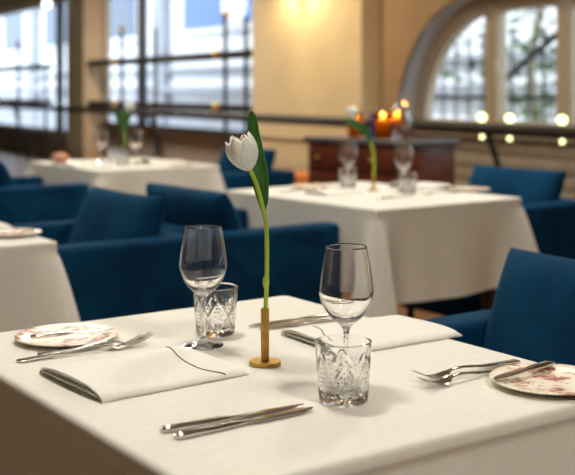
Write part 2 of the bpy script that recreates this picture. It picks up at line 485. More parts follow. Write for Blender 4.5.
sr = thing('stair_railing', 'dark iron stair railing outside the arched window', 'railing', wp(1.0, 1.35, -.3), WALL_ROT)
def srp(name, pts, r, n=8): return obj(name, tube(pts, r, n), 'iron', sr)
srp('handrail', [(1.35, 0, 1.55), (.95, 0, 1.78), (.55, 0, 2.0), (-.1, 0, 2.28), (-.9, 0, 2.62), (-2.2, 0, 3.1)], .030)
srp('bottom_rail', [(2.4, 0, 1.42), (-2.6, 0, 1.42)], .022)
srp('middle_rail', [(.55, 0, 1.60), (-2.6, 0, 1.60)], .018)
for i in range(22):
    x = 2.2 - i * .2
    top = 2.0 if x > 1.2 else 2.0 + (.8 - x) * .42
    b = srp('baluster', [(x, 0, 0), (x, 0, min(top, 3.1))], .011, 6)
for x, z in ((1.75, 1.72), (1.42, 1.82), (.35, 2.35)):
    f_ = obj('finial', lathe([(0, -.05), (.025, -.02), (.042, .0), (.025, .03), (0, .07)], 10), 'iron', sr, (x, 0, z))

# ================================================================== RAIL, SHELVES, LAMPS
hr = thing('handrail', 'long black handrail running in front of the window wall', 'handrail', wp(0, 0), WALL_ROT)
obj('rail', tube([(-3, 0, .910), (19, 0, .910)], .043, 14), 'black_metal', hr)
for s_ in (.88, 7.35, 13.6, 17.5, -2):
    obj('bracket', tube(catmull([(s_, 0, .90), (s_ - .06, -.06, .62), (s_ - .12, -.13, .32), (s_ - .18, -.20 if s_ > 2 else -.36, 0)], 5), .024, 10), 'black_metal', hr)
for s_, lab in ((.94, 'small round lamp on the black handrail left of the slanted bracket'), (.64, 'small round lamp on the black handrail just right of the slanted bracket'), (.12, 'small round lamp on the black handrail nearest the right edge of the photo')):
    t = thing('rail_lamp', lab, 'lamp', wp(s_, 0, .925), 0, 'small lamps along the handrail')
    obj('bulb', lathe([(0, -.032), (.023, -.023), (.032, 0), (.023, .023), (0, .032)], 16), 'bulb', t, (0, 0, .068))
    obj('cap', lathe([(0, -.008), (.012, -.006), (.012, .012), (0, .014)], 12), 'black_metal', t, (0, 0, .030))
    obj('reflection_bulb', lathe([(0, -.016), (.012, -.011), (.017, 0), (.012, .011), (0, .016)], 16), 'bulb', t, (0, 0, -.072))  # glowing stand-in for the reflection beneath the rail

def shelf_unit(s0, s1, rods, label, brass):
    t = thing('shelf_unit', label, 'shelf', wp(s0, .42, 0), WALL_ROT, 'window shelves')
    L_ = s1 - s0
    for z in (.985, 1.585):
        obj('shelf', box((L_ / 2, 0, z), (L_, .24, .085), .006), 'black_metal', t)
    for k_, (x, top) in enumerate(rods):
        obj('rod', tube([(x, 0, 0), (x, 0, top)], .026, 10), 'dark_frame', t)
        for z in (.985, 1.585):
            if k_ in brass:
                obj('brass_joint', lathe([(.0, -.06), (.05, -.055), (.05, .055), (.0, .06)], 14), 'brass', t, (x, .11, z))
        if k_ in brass:
            obj('brass_finial', lathe([(0, -.05), (.035, -.035), (.05, 0), (.035, .035), (0, .05)], 14), 'brass', t, (x, 0, top))
    return t
shelf_unit(5.08, 10.6, [(.46, 2.0), (.98, 2.05), (3.1, 2.0), (4.35, 2.05)], 'black shelf unit with brass joints in the window beside the lit pier', (1, 3))
shelf_unit(13.1, 18.6, [(.05, 1.6), (1.75, 2.05), (4.2, 2.05)], 'black shelf unit in the window at the left edge of the photo', (1,))

# wall sconce on the pier
sc_s, sc_z = 3.98, 2.31
sc = thing('wall_sconce', 'small brass wall sconce washing the cream pier with warm light', 'lamp', wp(sc_s, .25, sc_z), WALL_ROT)
obj('back_plate', box((0, .012, .06), (.12, .024, .2), .006), 'lamp_metal', sc)
obj('arm', tube([(0, .02, .08), (0, .20, .08)], .012), 'lamp_metal', sc)
for sx in (-1, 1):
    sh = obj('lamp_shade', lathe([(.025, .13), (.045, .0), (.042, .0), (.022, .125)], 24), 'lamp_metal', sc, (sx * .10, .20, -.04), (0, sx * -.25, 0))
    l = bpy.data.lights.new('sconce_light', 'SPOT'); l.energy = 24; l.color = (1, .74, .38); l.spot_size = math.radians(120); l.spot_blend = .9; l.shadow_soft_size = .03
    lo = bpy.data.objects.new('sconce_light', l); COL.objects.link(lo); lo.parent = sc
    lo.location = (sx * .10, .20, -.045)
    lo.rotation_euler = Vector((sx * .55, -.18, -1)).to_track_quat('-Z', 'Y').to_euler()
obj('crossbar', tube([(-.11, .20, .08), (.11, .20, .08)], .009), 'lamp_metal', sc)

# glowing ball on a made-up cord, stands in for a lamp reflection in the window
gp = thing('reflection_globe', 'round white glowing ball standing in for a lamp reflection in the far left window', 'lamp', wp(11.65, .0, 2.54), 0)
obj('globe', lathe([(0, -.06), (.035, -.05), (.056, -.02), (.06, 0), (.056, .02), (.035, .05), (0, .06)], 24), 'globe', gp)
obj('cord', tube([(0, 0, .05), (0, 0, CZ - 2.54)], .006), 'black_metal', gp)

# unseen ceiling lamps; all but the first added as fill light
LC1 = (1, .93, .81)
def unseen_lamp(x, y, e, label, size=.30, col=(1, .86, .66), aim=None, spread=None):
    t = thing('unseen_lamp', label, 'lamp', (x, y, CZ), 0, 'ceiling lamps')
    obj('housing', lathe([(0, 0), (size * .6, 0), (size * .6, -.07), (size * .53, -.07), (size * .5, -.05), (0, -.05)], 32), 'black_metal', t)
    l = bpy.data.lights.new('lamp_light', 'AREA'); l.shape = 'DISK'; l.size = size; l.energy = e; l.color = col
    if spread: l.spread = math.radians(spread)
    lo = bpy.data.objects.new('lamp_light', l); COL.objects.link(lo); lo.parent = t; lo.location = (0, 0, -.085)
    if aim: lo.rotation_euler = (Vector(aim) - Vector((x, y, CZ - .085))).to_track_quat('-Z', 'Y').to_euler()
    return t
unseen_lamp(-.45, 2.45, 50, 'black ceiling lamp behind and left of the nearest table', .55, LC1, aim=(-.05, 1.7, .75))
unseen_lamp(.9, 5.0, 60, 'added ceiling fill lamp over the table with the drooping tulip', .45, LC1)
unseen_lamp(-1.2, 6.6, 36, 'added ceiling fill lamp over the farthest table', .45, LC1)
unseen_lamp(1.5, -.2, 75, 'added ceiling fill lamp to the right of the nearest table', .6, LC1)
unseen_lamp(-2.4, 13.2, 210, 'added ceiling fill lamp at the far end of the room', .5, LC1)
unseen_lamp(-2.6, 4.8, 42, 'added ceiling fill lamp on the left side of the room', .45, LC1)
unseen_lamp(-.6, 9.4, 45, 'added ceiling fill lamp before the cream pier', .45, (1, .80, .50))

# ================================================================== TABLES AND CLOTHS
def uv(ang): 
    u = Vector((math.cos(ang), math.sin(ang))); return u
def table(cx, cy, yaw, lu, lv, label, cloth_label, drop=.40, crease=None, seed=1, band=False):
    """local x = u (towards lower right in the picture), local y = v"""
    t = thing('dining_table', label, 'table', (cx, cy, 0), yaw, 'dining tables')
    obj('table_top', box((0, 0, .732), (lu - .012, lv - .012, .028), .004), 'dark_wood', t)
    for sx in (-1, 1):
        for sy in (-1, 1):
            obj('leg', box((sx * (lu / 2 - .09), sy * (lv / 2 - .09), .359), (.055, .055, .718), .004), 'dark_wood', t)
    rnd = random.Random(seed)
    # cloth
    bm = bmesh.new()
    per = []                                    # (x, y, nx, ny, corner weight, side param, side)
    rc = .022 if band else .009
    hx, hy = lu / 2, lv / 2
    NS, NC = 44, 9
    corners = [(hx, -hy), (hx, hy), (-hx, hy), (-hx, -hy)]
    for k_ in range(4):
        c0 = corners[k_]; c1 = corners[(k_ + 1) % 4]
        d = Vector((c1[0] - c0[0], c1[1] - c0[1])); Ln = d.length; d.normalize(); nn = Vector((d.y, -d.x))
        a0 = Vector(c0) + d * rc; Lf = Ln - 2 * rc
        for i in range(NS):
            f_ = i / NS
            p = a0 + d * (Lf * f_)
            dist = min(Lf * f_, Lf * (1 - f_)) + .01
            per.append((p.x, p.y, nn.x, nn.y, math.exp(-(dist / .055) ** 2), f_, k_, dist))
        d2 = Vector((-d.y, d.x)); cc = Vector(c1) - d * rc + d2 * rc
        for i in range(NC):
            a = PI / 2 * i / NC
            nv = nn * math.cos(a) + d * math.sin(a)
            p = cc + nv * rc
            per.append((p.x, p.y, nv.x, nv.y, 1.0, 1.0, k_, 0.0))
    n = len(per)
    ph = [rnd.uniform(0, 6.28) for _ in range(8)]
    # (drop, inset): rounded top edge, flat band over the table edge, slight tuck, then the fall
    prof = [(0, -.012), (.0006, -.006), (.0030, -.0015), (.008, .0004), (.016, .0012), (.020, .0005), (.025, -.003), (.034, -.004)]
    if not band: prof = [(0, -.007), (.0005, -.003), (.002, -.0006), (.006, .0), (.016, .0), (.034, .0)]
    D = [p_[0] for p_ in prof] + [.034 + (drop - .034) * ((i + 1) / 22) for i in range(22)]
    rings = []
    for ri, dd in enumerate(D):
        ring = []
        for (x, y, nx, ny, cw, f_, k_, dist) in per:
            g = max(0, (dd - .03) / (drop - .03))
            if ri < len(prof): out = prof[ri][1]
            else:
                # flat panels with shallow folds, ears of cloth standing out at the corners
                wav = .010 * g * (math.sin(f_ * 9 + ph[k_]) + .6 * math.sin(f_ * 17 + ph[k_ + 4]))
                tuck = -.020 * g * math.exp(-((dist - .15) / .06) ** 2)
                out = (-.004 if band else 0) + .012 * g + wav * (1 - cw) + tuck + .105 * cw * (g ** .85)
                if crease and k_ == crease[0]:
                    out += .0035 * math.exp(-((f_ - crease[1]) / .014) ** 2)
            z = .75 - dd * (1 + .10 * cw * g)
            ring.append(bm.verts.new((x + nx * out, y + ny * out, z)))
        rings.append(ring)
    for r0, r1 in zip(rings, rings[1:]):
        for i in range(n):
            j = (i + 1) % n
            bm.faces.new((r0[i], r1[i], r1[j], r0[j]))
    # top sheet: gentle grid of concentric rings
    prev = rings[0]
    for sc_ in (.92, .75, .5, .25):
        ring = [bm.verts.new((v.co.x * sc_, v.co.y * sc_, .75)) for v in rings[0]]
        for i in range(n):
            j = (i + 1) % n
            bm.faces.new((prev[i], prev[j], ring[j], ring[i]))
        prev = ring
    cv = bm.verts.new((0, 0, .75))
    for i in range(n): bm.faces.new((prev[i], prev[(i + 1) % n], cv))
    c = obj('tablecloth', to_mesh(bm), 'linen', None, (cx, cy, 0), (0, 0, yaw))
    tag(c, cloth_label, 'tablecloth', 'white tablecloths')
    return t
YAW = math.radians(-55)
table(-.047, 1.783, YAW, .91, .746, 'square dining table under the nearest white cloth', 'cream white cloth on the nearest table under the sharp tulip', .42, crease=(0, .50), seed=2, band=True)
MY = math.radians(-53.5)
mu = uv(MY); mv = uv(MY + PI / 2)
MC = Vector((.325, 4.033)) - mu * .5 + mv * .395
table(MC.x, MC.y, MY, 1.0, .79, 'dining table under cloth with dark legs showing below its hem', 'white cloth on the table behind the front wine glass, hem above dark legs', .36, seed=5)
LU = uv(YAW); LV = uv(YAW + PI / 2)
LC = Vector((-.667, 3.195)) - LU * .455 - LV * .375
table(LC.x, LC.y, YAW, .91, .75, 'dining table cut off by the left edge of the photo', 'white cloth on the table cut off at the left edge of the photo', .40, seed=9)
FY = math.radians(-54)
fu = uv(FY); fv = uv(FY + PI / 2)
FC = Vector((-1.027, 5.975)) - fu * .475 + fv * .39
table(FC.x, FC.y, FY, .95, .78, 'farthest dining table, near the tall windows', 'white cloth on the farthest table with bluish lit front', .42, seed=12)

# ================================================================== CHAIRS
def pillow_mesh(w, h, t, n=18):
    bm = bmesh.new(); G = {}
    for sd in (1, -1):
        for i in range(n + 1):
            for j in range(n + 1):
                a = math.sin((-1 + 2 * i / n) * PI / 2); b = math.sin((-1 + 2 * j / n) * PI / 2)
                th = .009 + (t / 2 - .009) * ((1 - a ** 4) * (1 - b ** 4)) ** .5
                G[(sd, i, j)] = bm.verts.new((sd * th, a * w / 2 * (1 - .025 * (1 - b * b)), b * h / 2 * (1 - .025 * (1 - a * a))))
        for i in range(n):
            for j in range(n):
                bm.faces.new([G[(sd, i, j)], G[(sd, i + 1, j)], G[(sd, i + 1, j + 1)], G[(sd, i, j + 1)]])
    rim = [(i, 0) for i in range(n)] + [(n, j) for j in range(n)] + [(i, n) for i in range(n, 0, -1)] + [(0, j) for j in range(n, 0, -1)]
    for k_ in range(len(rim)):
        p, q = rim[k_], rim[(k_ + 1) % len(rim)]
        bm.faces.new([G[(1, *p)], G[(1, *q)], G[(-1, *q)], G[(-1, *p)]])
    return to_mesh(bm)
CD, CW, AH = .60, .72, .68
def make_chair():
    """local +x is the direction the chair faces"""
    t = thing('armchair', '', 'armchair', (0, 0, 0), 0, 'blue velvet armchairs')
    at = .10
    obj('seat_base', box((.03, 0, .25), (CD - .07, CW - 2 * at - .004, .20), .015), 'velvet', t)
    obj('seat_cushion', box((.05, 0, .405), (CD - .11, CW - 2 * at - .012, .11), .035, 4), 'velvet', t)
    for s_ in (-1, 1):
        obj('armrest', box((.0, s_ * (CW / 2 - at / 2), (AH + .15) / 2), (CD, at, AH - .15), .022, 4), 'velvet', t)
    obj('backrest', box((-CD / 2 + .05, 0, (AH + .15) / 2), (.10, CW - 2 * at + .002, AH - .152), .022, 4), 'velvet', t)
    pl = obj('back_pillow', pillow_mesh(CW - 2 * at + .04, .41, .15), 'velvet', t, (-.115, 0, .622), (0, -.38, 0))
    for sx in (-1, 1):
        for sy in (-1, 1):
            obj('leg', lathe([(0, 0), (.014, 0), (.020, .152), (0, .152)], 12), 'dark_wood', t, (sx * .24, sy * .30, 0))
    return t
ch0 = make_chair()
VA = math.radians(35)
v35 = Vector((.8192, .5736)); u35 = Vector((.5736, -.8192))
first = [True]
def chair(p, ang, label):
    if first[0]:
        first[0] = False
        ch0.location = (p[0], p[1], 0); ch0.rotation_euler = (0, 0, ang); ch0['label'] = label
        return ch0
    return dup(ch0, (p[0], p[1], 0), ang, label)
chair((.529, 2.186), VA + PI, 'blue velvet armchair with upright pillow tucked at the nearest table')
M2 = MC - mv * (.395 - .015 + CD / 2) - mu * .07
chair(M2, MY + PI / 2, 'blue velvet armchair behind the tulip stem, drawn up to the middle table')
M1 = M2 - v35 * (CD + .015)
chair(M1, VA + PI, 'blue velvet armchair with tilted pillow behind the left wine glass')
chair(MC + mv * (.395 + .12 + CD / 2) - mu * .06, MY - PI / 2, 'blue velvet armchair on the right, behind the table with dark legs')
chair(FC - fv * (.39 + .02 + CD / 2) + fu * .06, FY + PI / 2, 'blue velvet armchair on the far left, left of the farthest table')
chair(FC + fv * (.39 + .08 + CD / 2) - fu * .05, FY - PI / 2, 'blue velvet armchair behind the tulip flower, right of the farthest table')

for c_ in ch0.children:
    if c_.name.startswith('back_pillow'): c_.location = (-.105, 0, .637)

# ================================================================== TABLEWARE
TZ = .75
def pt(x, y, z=TZ): return (x, y, z)
# wine glass
wo = [(0, 0.0003, 0), (.030, 0.0, 0), (.0345, .0008, 0), (.0335, .0022, 0), (.022, .0042, 0), (.009, .0075, 0), (.0048, .015, 0), (.0037, .030, 0), (.0035, .055, 0), (.0042, .074, 0), (.0065, .084, 0), (.014, .0915, 0), (.0255, .1015, 0), (.0350, .1165, 0), (.0407, .134, 0), (.0403, .148, 0), (.0369, .174, 0), (.0313, .2035, 0), (.0310, .2043, 0)]
wi = [(.0307, .2043, 0), (.0306, .2035, 0), (.0361, .174, 0), (.0395, .148, 0), (.0399, .134, 0), (.0340, .1178, 0), (.0238, .1040, 0), (.011, .0965, 0), (.0001, .0945, 0)]
def pr(pts, k=4): return [(max(p.x, 0), p.y) for p in catmull(pts, k)]
foot = pr(wo[:7]); foot[0] = (0, foot[0][1]); foot += [(0, .015)]
stem_ = [(0, .0148)] + pr(wo[6:12]) + [(.011, .0945), (0, .0945)]
bowl_ = pr(wo[11:]) + pr(wi[:-1])
foot_me = lathe(foot, 56); stem_me = lathe(stem_, 32); bowl_me = lathe(bowl_, 64)
foot_me.materials.append(M['bowl']); stem_me.materials.append(M['glass']); bowl_me.materials.append(M['bowl'])
def wine_glass(x, y, label):
    t = thing('wine_glass', label, 'wine glass', pt(x, y, TZ + .0004), 0, 'wine glasses')
    obj('foot', foot_me, None, t); obj('stem', stem_me, None, t); obj('bowl', bowl_me, None, t)
    return t
# cut tumbler
def tumbler_mesh():
    n = 120; H = .085; bm = bmesh.new(); rings = []
    def tri(x): return abs((x % 1.0) - .5) * 2
    zs = [0] + [.003 + (.066 - .003) * i / 40 for i in range(41)] + [.070, .080, H]
    for z in zs:
        R0 = .0345 + (.0405 - .0345) * z / H
        if z == 0: R0 = .0325
        ring = []
        for i in range(n):
            th = 2 * PI * i / n; dep = 0
            if .002 < z < .0665:
                fz = (z - .003) / .063
                q = 6 * th / (2 * PI)                      # six big diamonds
                # broad V grooves crossing as a lattice
                g1 = tri(q + fz * 1.0); g2 = tri(q - fz * 1.0)
                v = max(0, 1 - g1 / .22) + max(0, 1 - g2 / .22)
                dep += .0022 * min(v, 1.2)
                inside = (g1 > .3) and (g2 > .3)
                # fine hatch inside every second diamond
                h1 = tri(5 * (q + fz)); h2 = tri(5 * (q - fz))
                dep += .0010 * max(max(0, 1 - h1 / .45), max(0, 1 - h2 / .45)) * (1 if inside else .2)
                dep *= min(1, fz * 8, (1 - fz) * 8)
            r = R0 - dep
            ring.append(bm.verts.new((r * math.cos(th), r * math.sin(th), z)))
        rings.append(ring)
    inn = [(.0385, H + .0006), (.0370, H - .001), (.0362, .06), (.0335, .018), (.030, .0125), (.018, .0115)]
    for r, z in inn:
        rings.append([bm.verts.new((r * math.cos(2 * PI * i / n), r * math.sin(2 * PI * i / n), z)) for i in range(n)])
    for a, b in zip(rings, rings[1:]):
        for i in range(n): bm.faces.new((a[i], a[(i + 1) % n], b[(i + 1) % n], b[i]))
    bm.faces.new(rings[0][::-1]); bm.faces.new(rings[-1])
    return to_mesh(bm, sharp=28)
tm_me = tumbler_mesh(); tm_me.materials.append(M['crystal'])
def tumbler(x, y, rz, label):
    o = obj('tumbler', tm_me, None, None, pt(x, y, TZ + .0004), (0, 0, rz)); return tag(o, label, 'tumbler', 'cut glass tumblers')
wine_glass(-.145, 1.891, 'empty wine glass left of the sharp tulip, by a cut tumbler')
wine_glass(.088, 1.648, 'empty wine glass right of the sharp tulip, behind the front tumbler')
tumbler(-.130, 1.985, .2, 'cut glass tumbler behind the left wine glass')
tumbler(.079, 1.556, .0, 'cut glass tumbler standing at the front of the nearest table')

# brass bud holder and tulips
def bud_holder(x, y, label):
    t = thing('bud_holder', label, 'vase', pt(x, y), 0, 'brass bud holders')
    obj('base', lathe([(0, 0), (.0245, 0), (.0255, .001), (.0255, .0055), (.0245, .0065), (0, .0065)], 40, sharp=40), 'brass', t)
    obj('tube', lathe([(.0066, .006), (.0066, .0905), (.0050, .0905), (.0050, .012), (0, .012)], 28, sharp=40), 'brass', t)
    return t
bud_holder(-.036, 1.762, 'slim brass bud holder in the middle of the nearest table')
def petal_mesh(Hh, R, half, flare, seed):
    r_ = random.Random(seed); bm = bmesh.new(); n, m_ = 12, 14; G = []
    for j in range(m_ + 1):
        t = j / m_
        rad = R * (math.sin(min(1, t * 1.25 + .04) * PI / 2) ** .58) * (1 - (.34 - flare) * max(0, (t - .45) / .55) ** 1.6)
        wd = half * (math.sin(PI * min(1, t * .72 + .20)) ** .5) * (1 - .35 * max(0, (t - .84) / .16) ** 2)
        row = []
        for i in range(n + 1):
            a = -1 + 2 * i / n
            th = a * wd
            z = Hh * t * (1 - .10 * abs(a) ** 2.2 * t) + Hh * .018 * math.sin(a * 9 + seed) * t ** 6
            rr = rad * (1 - .05 * abs(a) ** 2) + .0006 * math.sin(a * 14) * t + .0015 * math.cos(a * PI) * t
            row.append(bm.verts.new((rr * math.cos(th), rr * math.sin(th), z)))
        G.append(row)
    for j in range(m_):
        for i in range(n): bm.faces.new((G[j][i], G[j][i + 1], G[j + 1][i + 1], G[j + 1][i]))
    fc = bm.faces[:]
    bmesh.ops.recalc_face_normals(bm, faces=fc)
    bmesh.ops.solidify(bm, geom=fc, thickness=.0006)
    return to_mesh(bm)
def leaf_mesh(center, widths, normal_dir=(0, -1, 0), cup=.25):
    pts = catmull(center, 5)
    ws = [w_.x for w_ in catmull([(w, 0, 0) for w in widths], 5)]
    bm = bmesh.new(); G = []; n = 8
    for i, p in enumerate(pts):
        d = (pts[min(i + 1, len(pts) - 1)] - pts[max(i - 1, 0)]).normalized()
        nn = Vector(normal_dir); side = d.cross(nn).normalized(); nn = side.cross(d).normalized()
        row = []
        for k_ in range(n + 1):
            a = -1 + 2 * k_ / n
            row.append(bm.verts.new(p + side * (a * ws[i]) + nn * (cup * ws[i] * (a * a))))
        G.append(row)
    for r0, r1 in zip(G, G[1:]):
        for k_ in range(n): bm.faces.new((r0[k_], r0[k_ + 1], r1[k_ + 1], r1[k_]))
    bmesh.ops.recalc_face_normals(bm, faces=bm.faces[:])
    bmesh.ops.solidify(bm, geom=bm.faces[:], thickness=.0008)
    return to_mesh(bm)
def flower(parent, loc, axis, Hh=.058, R=.0262, spin=0.3):
    q = Vector(axis).to_track_quat('Z', 'Y')
    for k_ in range(6):
        inner_ = k_ % 2
        me = petal_mesh(Hh * (1.04 if inner_ else .97), R * (.92 if inner_ else 1.0), 1.10, .10 if k_ == 4 else .02, k_ + 1)
        o = obj('petal', me, 'petal', parent, loc)
        o.rotation_euler = (q @ Matrix.Rotation(spin + k_ * PI / 3, 3, 'Z').to_quaternion()).to_euler()
t = thing('tulip', 'white tulip with long green stem in sharp focus, tall leaf behind', 'tulip', pt(-.036, 1.762), 0, 'white tulips')
st = [(0, 0, .014), (.001, 0, .09), (.0028, 0, .136), (.003, 0, .185), (.0014, 0, .225), (-.005, 0, .257), (-.0145, 0, .29), (-.0245, 0, .314)]
obj('stem', tube(catmull(st, 5), [.0036 + .0006 * math.sin(i) * 0 for i in range(36)], 12), 'stem', t)
obj('leaf_node', lathe([(.0036, -.008), (.0052, -.002), (.0056, .002), (.0040, .009), (.0036, .010)], 14), 'stem', t, (.0015, 0, .131))
flower(t, (-.0250, 0, .312), (-.33, -.12, 1), .0570, .0278)
obj('leaf', leaf_mesh([(-.003, .003, .247), (-.005, .006, .270), (-.0105, .010, .304), (-.0155, .013, .336), (-.0195, .014, .368), (-.022, .013, .398), (-.0225, .011, .407)],
                      [.0042, .0105, .0150, .0135, .0105, .0065, .0006], (.25, -1, 0), .30), 'leaf', t)

# cutlery
def knife_meshes(L=.215):
    hl = L * .44
    h = to_mesh(strip([(0, 0, .0036, .0030, .0020), (.002, 0, .0038, .0078, .0032), (.012, 0, .0040, .0088, .0037), (hl * .7, 0, .0040, .0076, .0036), (hl, 0, .0040, .0058, .0030)]), sharp=45)
    b = strip([(hl - .001, 0, .0040, .0048, .0026), (hl + .012, -.0005, .0040, .0055, .0012), (hl + .03, -.0015, .0040, .0085, .0009), (L * .75, -.0015, .0040, .0092, .0008), (L * .9, -.0008, .0040, .0078, .0007), (L * .97, .0012, .0040, .0045, .0006), (L, .003, .0040, .0010, .0005)])
    return h, to_mesh(b, sharp=45)
KN = knife_meshes(.218); BK = knife_meshes(.150)
for me in KN + BK: me.materials.append(M['steel'])
def knife(x, y, deg, label, me=KN, z=TZ, pitch=0, group='table knives'):
    """(x, y) is the handle end"""
    t = thing('table_knife' if me is KN else 'butter_knife', label, 'knife', pt(x, y, z), 0, group)
    t.rotation_euler = (0, pitch, math.radians(deg))
    obj('handle', me[0], None, t); obj('blade', me[1], None, t)
    return t
def fork_meshes(L=.205):
    hl = L * .66
    h = to_mesh(strip([(0, 0, .0024, .0045, .0012), (.003, 0, .0025, .0078, .0018), (.014, 0, .0028, .0085, .0020), (hl * .55, 0, .0060, .0052, .0018), (hl * .85, 0, .0110, .0034, .0019), (hl, 0, .0108, .0034, .0018), (L * .71, 0, .0085, .0055, .0013)]), sharp=45)
    hd = [strip([(L * .705, 0, .0088, .0050, .0012), (L * .735, 0, .0064, .0105, .0010), (L * .77, 0, .0046, .0122, .0009), (L * .80, 0, .0040, .0125, .0009)])]
    for k_ in range(4):
        y = (k_ - 1.5) * .0068
        hd.append(strip([(L * .795, y, .0040, .0026, .0009), (L * .86, y, .0052, .0022, .0009), (L * .93, y, .0102, .0019, .0008), (L, y * .97, .0178, .0010, .0006)], 8))
    return h, to_mesh(merge(hd), sharp=45)
FK = fork_meshes(.222); FK2 = fork_meshes(.20)
for me in FK + FK2: me.materials.append(M['steel'])
def fork(x, y, deg, label, me=FK, z=TZ, pitch=0, group='table forks'):
    t = thing('table_fork', label, 'fork', pt(x, y, z), 0, group)
    t.rotation_euler = (0, pitch, math.radians(deg))
    obj('handle', me[0], None, t); obj('tines', me[1], None, t)
    return t
knife(-.162, 1.412, 31.5, 'steel knife lying front left, the farther of two by the cloth edge')
knife(-.142, 1.385, 35.0, 'steel knife lying front left, nearest of all to the cloth edge')
knife(.112, 2.150, 211.6, 'steel knife seen behind the right wine glass, the farther of two')
knife(.130, 2.126, 212.5, 'steel knife seen behind the right wine glass, the nearer of two')
fork(-.437, 1.775, 32.0, 'steel fork with longer handle beside the left napkin', FK)
fork(-.413, 1.818, 28.0, 'steel fork on top of the other, nearer the left bread plate', FK2, TZ, 0)
fork(.373, 1.779, 216, 'steel fork beside the right bread plate, the farther of two', FK)
fork(.354, 1.735, 218, 'steel fork beside the right bread plate, the nearer of two', FK2)

# bread plates with butter knives
pl_me = lathe([(0, .0), (.052, .0), (.054, .0010), (.056, .002), (.078, .0060), (.0890, .0090), (.0900, .0102), (.0890, .0112), (.076, .0085), (.056, .0058), (.044, .0048), (0, .0044)], 64)
pl_me.materials.append(M['plate'])
def plate(x, y, rz, label, me=pl_me):
    return tag(obj('bread_plate', me, None, None, pt(x, y), (0, 0, rz)), label, 'plate', 'bread plates')
plate(-.388, 1.935, 0, 'bread plate with red print on the left of the nearest table')
plate(.392, 1.640, 2.1, 'bread plate with red print at the right edge of the photo')
knife(-.443, 1.896, 25.6, 'butter knife lying across the left printed bread plate', BK, TZ + .0108, 0, 'butter knives')
knife(.413, 1.718, 222.5, 'butter knife lying across the right printed bread plate', BK, TZ + .0108, 0, 'butter knives')

# folded napkins
def napkin(cx, cy, deg, L, Wd, label, pip, open_end=.017, seed=1, thick=.0115):
    """local x = long axis, open layered end at -x, fold along +x"""
    t = thing('napkin', label, 'napkin', pt(cx, cy), math.radians(deg), 'folded napkins')
    nx, ny = 36, 24; r_ = random.Random(seed)
    def hgt(a, b):
        # a along, b across in -1..1
        base = thick * (.16 + .84 * (1 - abs(b) ** 7) ** .45) * (.30 + .70 * (1 - max(0, a) ** 22) ** .45)
        lift = (open_end - thick) * max(0, (-a - .35) / .65) ** 1.5 * (1 - abs(b) ** 2.4)
        return base + lift + .0007 * math.sin(5 * a + 3 * b + seed)
    def sheet(z0f, th, x0, x1, sag=0):
        bm = bmesh.new(); G = []
        for i in range(nx + 1):
            row = []
            a = -1 + 2 * i / nx
            for j in range(ny + 1):
                b = math.sin((-1 + 2 * j / ny) * PI / 2)
                x = x0 + (x1 - x0) * i / nx
                y = b * Wd / 2 * (1 - .012 * (1 - a * a) * 0)
                row.append(bm.verts.new((x + .004 * b * b * (1 if a < 0 else -1), y, z0f(a, b))))
            G.append(row)
        for i in range(nx):
            for j in range(ny): bm.faces.new((G[i][j], G[i + 1][j], G[i + 1][j + 1], G[i][j + 1]))
        bmesh.ops.recalc_face_normals(bm, faces=bm.faces[:])
        r = bmesh.ops.extrude_face_region(bm, geom=bm.faces[:])
        vs = [v for v in r['geom'] if isinstance(v, bmesh.types.BMVert)]
        for v in vs: v.co.z = max(v.co.z - th, .0004)
        return to_mesh(bm, sharp=60)
    obj('under_layer', sheet(lambda a, b: .0024 + .0003 * math.sin(4 * a), .0020, -L / 2 + .012, L / 2 - .004), 'napkin', t)
    obj('middle_layer', sheet(lambda a, b: min(max(.0050, hgt(a, b) * .36), hgt(a, b) - .0006), .0018, -L / 2 + .004, L / 2 - .006), 'napkin', t)
    obj('middle_layer', sheet(lambda a, b: min(max(.0070, hgt(a, b) * .66), hgt(a, b) - .0003), .0020, -L / 2 + .009, L / 2 - .006), 'napkin', t)
    top = obj('top_layer', sheet(lambda a, b: hgt(a, b) + .0012, .0030, -L / 2, L / 2), 'napkin', t)
    # woven brown line following the top
    for seg in pip:
        pts = []
        for (x, y) in [(p.x, p.y) for p in catmull([(p_[0], p_[1], 0) for p_ in seg], 6)]:
            a = max(-1, min(1, x / (L / 2))); b = max(-1, min(1, y / (Wd / 2)))
            pts.append((x, y, hgt(a, b) + .0013))
        obj('brown_line', tube(pts, .0012, 6), 'piping', top)
    return t
napkin(-.222, 1.702, 37.5, .262, .205, 'folded napkin with brown line at the front left of the nearest table', [[(.100, .101), (.093, .070), (.079, .030), (.066, -.014), (.059, -.060), (.066, -.085), (.084, -.101)]], .019, 1)
napkin(.150, 1.968, 34, .272, .188, 'folded napkin lying behind the right wine glass', [[(-.115, -.030), (-.105, .0), (-.085, .035), (-.07, .080)]], .017, 4)

# ------------------------------------------------------------------ settings on the other tables
def on(c, U, V, a, b): p = c + U * a + V * b; return p.x, p.y
